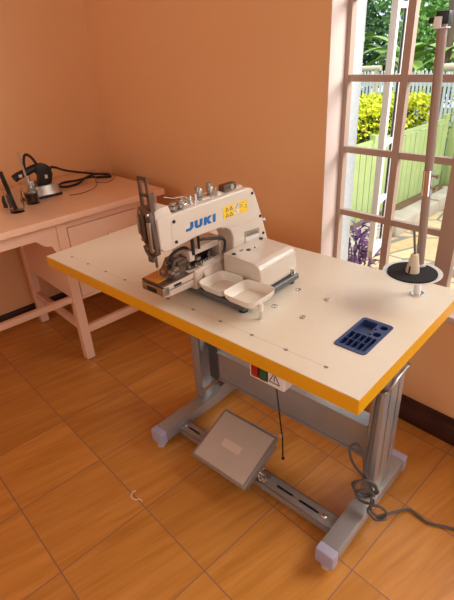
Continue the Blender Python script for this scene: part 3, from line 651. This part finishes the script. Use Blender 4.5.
# arm and column: one casting, outline in (v, z)
arm = [(-.017, 1.024), (-.017, .950), (-.006, .939), (.015, .937), (.103, .945), (.187, .942), (.212, .936), (.230, .922), (.239, .900), (.236, .86), (.236, .795), (.392, .795), (.392, .85), (.366, .930), (.338, 1.000), (.328, 1.016), (.312, 1.022), (.13, 1.024)]
MB().prism(arm, 'x', UL-.004, UA, .005, 3).build('arm', CREAM, fm)
MB().prism([(-.016, 1.020), (-.016, 1.043), (.004, 1.046), (.026, 1.046), (.036, 1.020)], 'x', UL+.002, UA-.006, .003).build('head_cover', CREAM, fm)
MB().box(UL-.002, UL+.035, .03, .31, 1.020, 1.027, .003).build('top_cover', CREAM, fm)
sd = MB().prism([(.196, .940), (.370, .918), (.3695, .9165), (.196, .9385)], 'x', UA-.0005, UA+.0006); sd.build('seam', BEDM, fm)
sd = MB().prism([(.023, 1.012), (.0215, .980), (.023, .945), (.0245, .945), (.023, .980), (.0245, 1.012)], 'x', UA-.0005, UA+.0005); sd.build('seam', BEDM, fm)
for v, z in ((.032, 1.006), (.033, .954), (.324, 1.004), (.357, .929), (.370, .873)): MB().lathe([(0, 0), (.0042, 0), (.0042, .0025), (.002, .003), (0, .0022)], (UA, v, z), 14, (1, 0, 0)).build('screw', BLACK, fm)
MB().lathe([(0, 0), (.004, 0), (.004, .012), (0, .013)], (.655, .385, .905), 10, (0, 1, 0)).build('thread_hook', CHROME, fm)
# face plate
fp = MB().prism([(.622, .966), (.614, .985), (.613, 1.030), (.620, 1.050), (.640, 1.056), (.658, 1.046), (.664, 1.010), (.669, .955), (.664, .934), (.650, .936)], 'y', -.030, -.017, .002); fp = fp.build('face_plate', STEELD, fm)
MB().box(.640, .645, -.033, -.030, .965, 1.035).build('slot', BLACK, fm, parent=fp)
for u, z in ((.630, 1.040), (.655, 1.036), (.626, .972), (.660, .950)): MB().cyl((u, -.030, z), (u, -.034, z), .0045, n=12).build('screw', STEEL, fm, parent=fp)
g_ = MB(); g_.box(.652, .662, -.036, -.030, .945, 1.02, .001).box(.616, .624, -.035, -.030, .985, 1.03, .001); g_.build('guide_strip', STEEL, fm, parent=fp)
# lever guard above the head, with two slots
lg = MB(); y0_, y1_ = -.026, -.022
lg.box(.610, .620, y0_, y1_, 1.045, 1.122).box(.636, .643, y0_, y1_, 1.045, 1.122).box(.610, .643, y0_, y1_, 1.116, 1.124, .001).box(.610, .643, y0_, y1_, 1.078, 1.086).box(.610, .643, y0_, y1_, 1.045, 1.052)
lg.box(.643, .646, y0_, y1_+.010, 1.045, 1.088)
lg.rot(Matrix.Translation((.018, 0, -.002))); lg.build('lever_guard', STEELD, fm)
MB().cyl((.628, -.020, 1.040), (.629, -.018, 1.10), .003, n=8).cyl((.66, -.012, 1.047), (.66, -.012, 1.062), .005, n=10).build('take_up_lever', STEEL, fm)
MB().box(.628, .645, -.026, .002, .925, .945, .002).cyl((.640, -.012, .895), (.640, -.012, .945), .0035, n=10).tube([(.626, -.03, .955), (.640, -.034, .940), (.655, -.030, .925)], .004).box(.632, .650, -.030, -.014, .915, .928, .002).build('needle_clamp', STEELD, fm)
MB().cyl((.640, -.010, .868), (.640, -.010, .897), .0012, n=6).build('needle', CHROME, fm)
# tension knobs, guides and posts along the top
def knob(v, z0, r, h, u=.640, n_='tension_knob', m=STEEL):
    MB().lathe([(0, 0), (r*.9, 0), (r, .003), (r, h*.35), (r*.7, h*.4), (r*.7, h*.5), (r, h*.55), (r, h*.9), (r*.8, h), (0, h)], (u, v, z0), 18).build(n_, m, fm)
for v in (.050, .072): MB().lathe([(0, 0), (.008, 0), (.010, .005), (.006, .008), (.0115, .010), (.0115, .018), (.007, .020), (.007, .026), (0, .027)], (.652, v, 1.019), 18).build('thread_tension', STEEL, fm)
knob(.150, 1.020, .010, .034); knob(.190, 1.020, .010, .030)
for v, u in ((.145, .640), (.187, .640)):
    MB().cyl((u, v, 1.022), (u, v, 1.056), .0045, n=12).cyl((u, v, 1.050), (u, v, 1.060), .0075, n=12).build('adjuster', STEEL, fm)
for v in (.112, .130, .205): MB().cyl((.648, v, 1.02), (.648, v, 1.046), .003, n=8).build('thread_post', CHROME, fm)
for v in (.088, .100): MB().box(-.0025, .0025, -.012, .012, -.001, .001).rot(Matrix.Translation((.650, v, 1.042)) @ Euler((math.radians(-38), 0, 0)).to_matrix().to_4x4()).build('thread_guide', CHROME, fm)
MB().tube([(.648, .080, 1.028), (.648, .096, 1.030), (.648, .104, 1.036)], .003).build('thread_guide', STEEL, fm)
MB().tube([(.640, .035, 1.06), (.645, .06, 1.052), (.648, .085, 1.05), (.65, .10, 1.045)], .0008, n=4).build('thread', THREAD, fm)
MB().box(.630, .652, .232, .282, 1.024, 1.043, .003).build('guide_plate', STEELD, fm)
MB().cyl((.6525, .262, 1.034), (.654, .262, 1.034), .007, n=14).cyl((.64, .222, 1.024), (.64, .222, 1.030), .005, n=10).build('guide_screw', CHROME, fm)
# lettering
lt = MB()
def stroke(pts): lt.prism([(.068+p[0]*.0262, .9685+p[1]*.0208-p[0]*.0262*.025) for p in pts], 'x', UA-.0002, UA+.0008)
ww_ = .27
for L0, outline in ((0, [[(0, 0), (.62, 0), (.94, .30), (.94, 1), (.55, 1), (.55, .40), (.47, .33), (0, .33)]]),
                    (1.12, [[(0, 1), (0, .28), (.22, 0), (.82, 0), (1.04, .28), (1.04, 1), (.66, 1), (.66, .40), (.60, .32), (.44, .32), (.38, .40), (.38, 1)]]),
                    (2.36, [[(0, 0), (.38, 0), (.38, .34), (.64, 0), (1.12, 0), (.66, .52), (1.08, 1), (.62, 1), (.38, .70), (.38, 1), (0, 1)]]),
                    (3.62, [[(0, 0), (.39, 0), (.39, 1), (0, 1)]])):
    for o_l in outline: stroke([(p[0]+L0+.09*p[1], p[1]) for p in o_l])
lt.build('lettering', BLUE, fm)
ys = MB().prism([(.204, .9615), (.304, .9595), (.302, .9925), (.203, .9950)], 'x', UA, UA+.0007); ys = ys.build('warning_sticker', YSTICK, fm, label='yellow warning sticker')
q_ = MB()
for v0_ in (.213, .229):
    for z_ in (.965, .981):
        for a_, b_ in (((v0_, z_), (v0_+.011, z_)), ((v0_+.011, z_), (v0_+.0055, z_+.009)), ((v0_+.0055, z_+.009), (v0_, z_))): q_.tube([(UA+.001, *a_), (UA+.001, *b_)], .0009, n=4, smooth=False)
q_.build('sticker_symbols', INK, fm, parent=ys)
q_ = MB(); q_.box(UA+.0006, UA+.0010, .246, .270, .9635, .975).box(UA+.0006, UA+.0010, .246, .270, .979, .9905); q_.build('sticker_panel', WSTICK, fm, parent=ys)
q_ = MB(); rr = random.Random(8)
for i in range(26): v_ = .247+rr.random()*.050; z_ = .965+rr.random()*.024; q_.box(UA+.0009, UA+.0013, v_, v_+.0045, z_, z_+.0016)
q_.build('sticker_text', INK, fm, parent=ys)
np_ = MB().prism([(.286, .867), (.354, .862), (.352, .895), (.285, .902)], 'x', UA, UA+.0006).build('name_plate', STEEL, fm)
MB().prism([(.289, .869), (.351, .864), (.3505, .878), (.2885, .884)], 'x', UA+.0004, UA+.001).build('plate_panel', WSTICK, fm, parent=np_)
q_ = MB()
for i in range(7): q_.box(UA+.0005, UA+.0011, .295+i*.0072, .300+i*.0072, .886-i*.0006, .893-i*.0006)
q_.build('plate_text', INK, fm, parent=np_)
# motor cover
mc = [(.672, H+.030), (.803, H+.030), (.806, .80), (.801, .848), (.793, .860), (.780, .865), (.672, .870)]
MB().prism(mc, 'y', .192, .352, .004, 3).build('motor_cover', CREAM, fm)
z_c = .869
for u, v, r__ in ((.700, .205, .006), (.712, .252, .0065), (.700, .232, .0025), (.700, .240, .0025), (.716, .275, .002)): MB().cyl((u, v, z_c-.004), (u, v, z_c+.0012), r__, n=16).build('oil_hole', BLACK, fm)
MB().cyl((.690, .335, .866), (.690, .335, .872), .006, n=14).build('rubber_plug', BLACK, fm)
MB().box(.802, .810, .332, .346, H+.028, H+.045, .001).cyl((.806, .325, H+.028), (.806, .325, H+.05), .003, n=8).build('hinge_clip', CHROME, fm)
MB().box(.66, .798, .20, .345, H+.026, H+.031).build('motor_housing', BLACK, fm)
# bed
BR = .640
MB().prism([(-.004, .800), (.02, .795), (.10, .790), (.24, .788), (.24, .845), (.14, .838), (.05, .832), (-.004, .830)], 'x', .560, BR, .004, 2).build('bed', BEDM, fm)
MB().box(.556, BR+.002, -.010, .012, .803, .827, .003).build('bed_nose', STEEL, fm)
MB().box(.580, .616, -.012, -.009, .808, .820).build('nose_opening', BLACK, fm)
MB().box(.558, BR, -.009, .115, .829, .8345, .001).build('needle_plate', STEELD, fm)
MB().prism([(-.006, .8345), (.046, .8345), (.052, .842), (.0, .838)], 'x', .564, .618, .001).build('button_clamp', BRASS, fm, label='worn amber button clamp')
MB().box(BR, BR+.0015, .03, .055, .817, .823).box(BR, BR+.001, .0, .11, .813, .8145).build('bed_slot', BLACK, fm)
MB().box(.545, .652, .10, .240, .785, .842, .010, 3).build('bed_body', BEDM, fm)
MB().prism([(.652, .786), (.690, .786), (.672, .800), (.652, .835)], 'y', .13, .240, .003).build('bed_skirt', BEDM, fm)
# clamp mechanism
cm = MB(); cm.prism([(.022, .8345), (.11, .8345), (.11, .868), (.075, .880), (.055, .878), (.040, .858), (.028, .846)], 'x', .585, .622, .002).box(.575, .630, .060, .085, .860, .872, .002); cm.build('clamp_arm', STEELD, fm)
j_ = MB(); rr = random.Random(12)
for i in range(16):
    v_ = .03+.10*rr.random(); u_ = .575+.06*rr.random(); z_ = .842+.030*rr.random()
    if i % 2: j_.cyl((u_, v_, z_), (u_+.014, v_, z_), .004+.002*rr.random(), n=10)
    else: j_.box(u_, u_+.010+.01*rr.random(), v_, v_+.016, z_, z_+.008, .001)
j_.cyl((.60, .075, .875), (.60, .075, .888), .006, n=10).cyl((.61, .110, .870), (.61, .110, .884), .006, n=6)
j_.build('clamp_links', STEEL, fm)
MB().tube([(.61, .05, .880), (.612, .06, .895), (.614, .08, .902), (.616, .105, .902), (.616, .118, .888)], .0042).tube([(.62, .035, .885), (.622, .055, .872)], .0035).tube([(.62, .035, .868), (.622, .052, .886)], .0035).build('hose', BLACK, fm)
for v_, z0_ in ((.112, .885), (.134, .895)): MB().cyl((.640, v_, z0_), (.640, v_, .945), .0050 if v_ < .12 else .0038, n=12).build('push_rod', BLACK, fm)
MB().tube([(.648, .130, .922), (.652, .150, .920), (.654, .180, .912), (.655, .205, .905), (.656, .218, .893), (.656, .214, .868), (.656, .207, .862)], .0038).build('lever_rod', BLACK, fm)
# beige bracket block behind the clamp with its recess and rack
bk = MB(); bk.box(.560, .634, .105, .236, .878, .897, .003).box(.560, .590, .105, .236, .84, .88, .002).box(.590, .640, .212, .236, .84, .890, .002).box(.604, .640, .098, .116, .868, .897, .002)
bk.build('clamp_housing', BEDM, fm)
MB().box(.586, .592, .11, .212, .842, .878).build('recess', BLACK, fm)
rk = MB(); rk.box(.604, .634, .10, .205, .842, .850, .001); rk.build('rack', STEELD, fm)
rk = MB()
for i in range(8): rk.box(.632, .637, .118+i*.010, .124+i*.010, .846, .856, .001)
rk.build('rack_teeth', CHROME, fm)
MB().cyl((.600, .185, .862), (.628, .185, .862), .010, n=16).build('cam_roller', STEELD, fm)
for ch in fm.root.children:
    n0 = ch.name.split('.')[0]
    if n0 in ('bed', 'bed_nose', 'nose_opening', 'needle_plate', 'button_clamp', 'bed_slot', 'clamp_arm', 'clamp_links'): ch.location = Vector((.005, 0, .007))
# twin tray in front of the motor cover
def tray(u0, u1, v0, v1, z0, z1):
    t = bmesh.new(); K = 6
    def ring(a0, a1, b0, b1, r, z):
        out = []
        for cx_, cy_, st_ in ((a1-r, b1-r, 0), (a0+r, b1-r, 90), (a0+r, b0+r, 180), (a1-r, b0+r, 270)):
            for k_ in range(K+1): an = math.radians(st_+90*k_/K); out.append(t.verts.new((cx_+r*math.cos(an), cy_+r*math.sin(an), z)))
        return out
    R = [ring(u0+.012, u1-.012, v0+.014, v1-.008, .012, z0), ring(u0+.004, u1-.004, v0+.005, v1-.003, .016, z0+(z1-z0)*.5), ring(u0, u1, v0, v1, .024, z1), ring(u0+.002, u1-.002, v0+.002, v1-.002, .023, z1), ring(u0+.006, u1-.006, v0+.007, v1-.005, .015, z0+(z1-z0)*.5), ring(u0+.014, u1-.014, v0+.016, v1-.010, .011, z0+.002)]
    n = len(R[0]); t.faces.new(list(reversed(R[0])))
    for A, B in zip(R, R[1:]):
        for k_ in range(n): t.faces.new((A[k_], A[(k_+1) % n], B[(k_+1) % n], B[k_]))
    t.faces.new(R[-1]); bmesh.ops.recalc_face_normals(t, faces=t.faces); return t
fy = thing('button_tray', 'ivory twin-compartment button tray on a slim leg beside the sewing machine', 'tray', (.858, .122, H), True)
MB().merge(tray(.664, .758, .088, .190, .795, .820)).build('compartment', TRAYM, fy)
MB().merge(tray(.757, .862, .083, .190, .795, .820)).build('compartment', TRAYM, fy)
MB().cyl((.858, .122, .785), (.858, .122, .806), .007, n=14).build('leg_socket', TRAYM, fy)
MB().cyl((.858, .122, H), (.858, .122, .787), .0045, n=14).build('tray_leg', CHROME, fy)
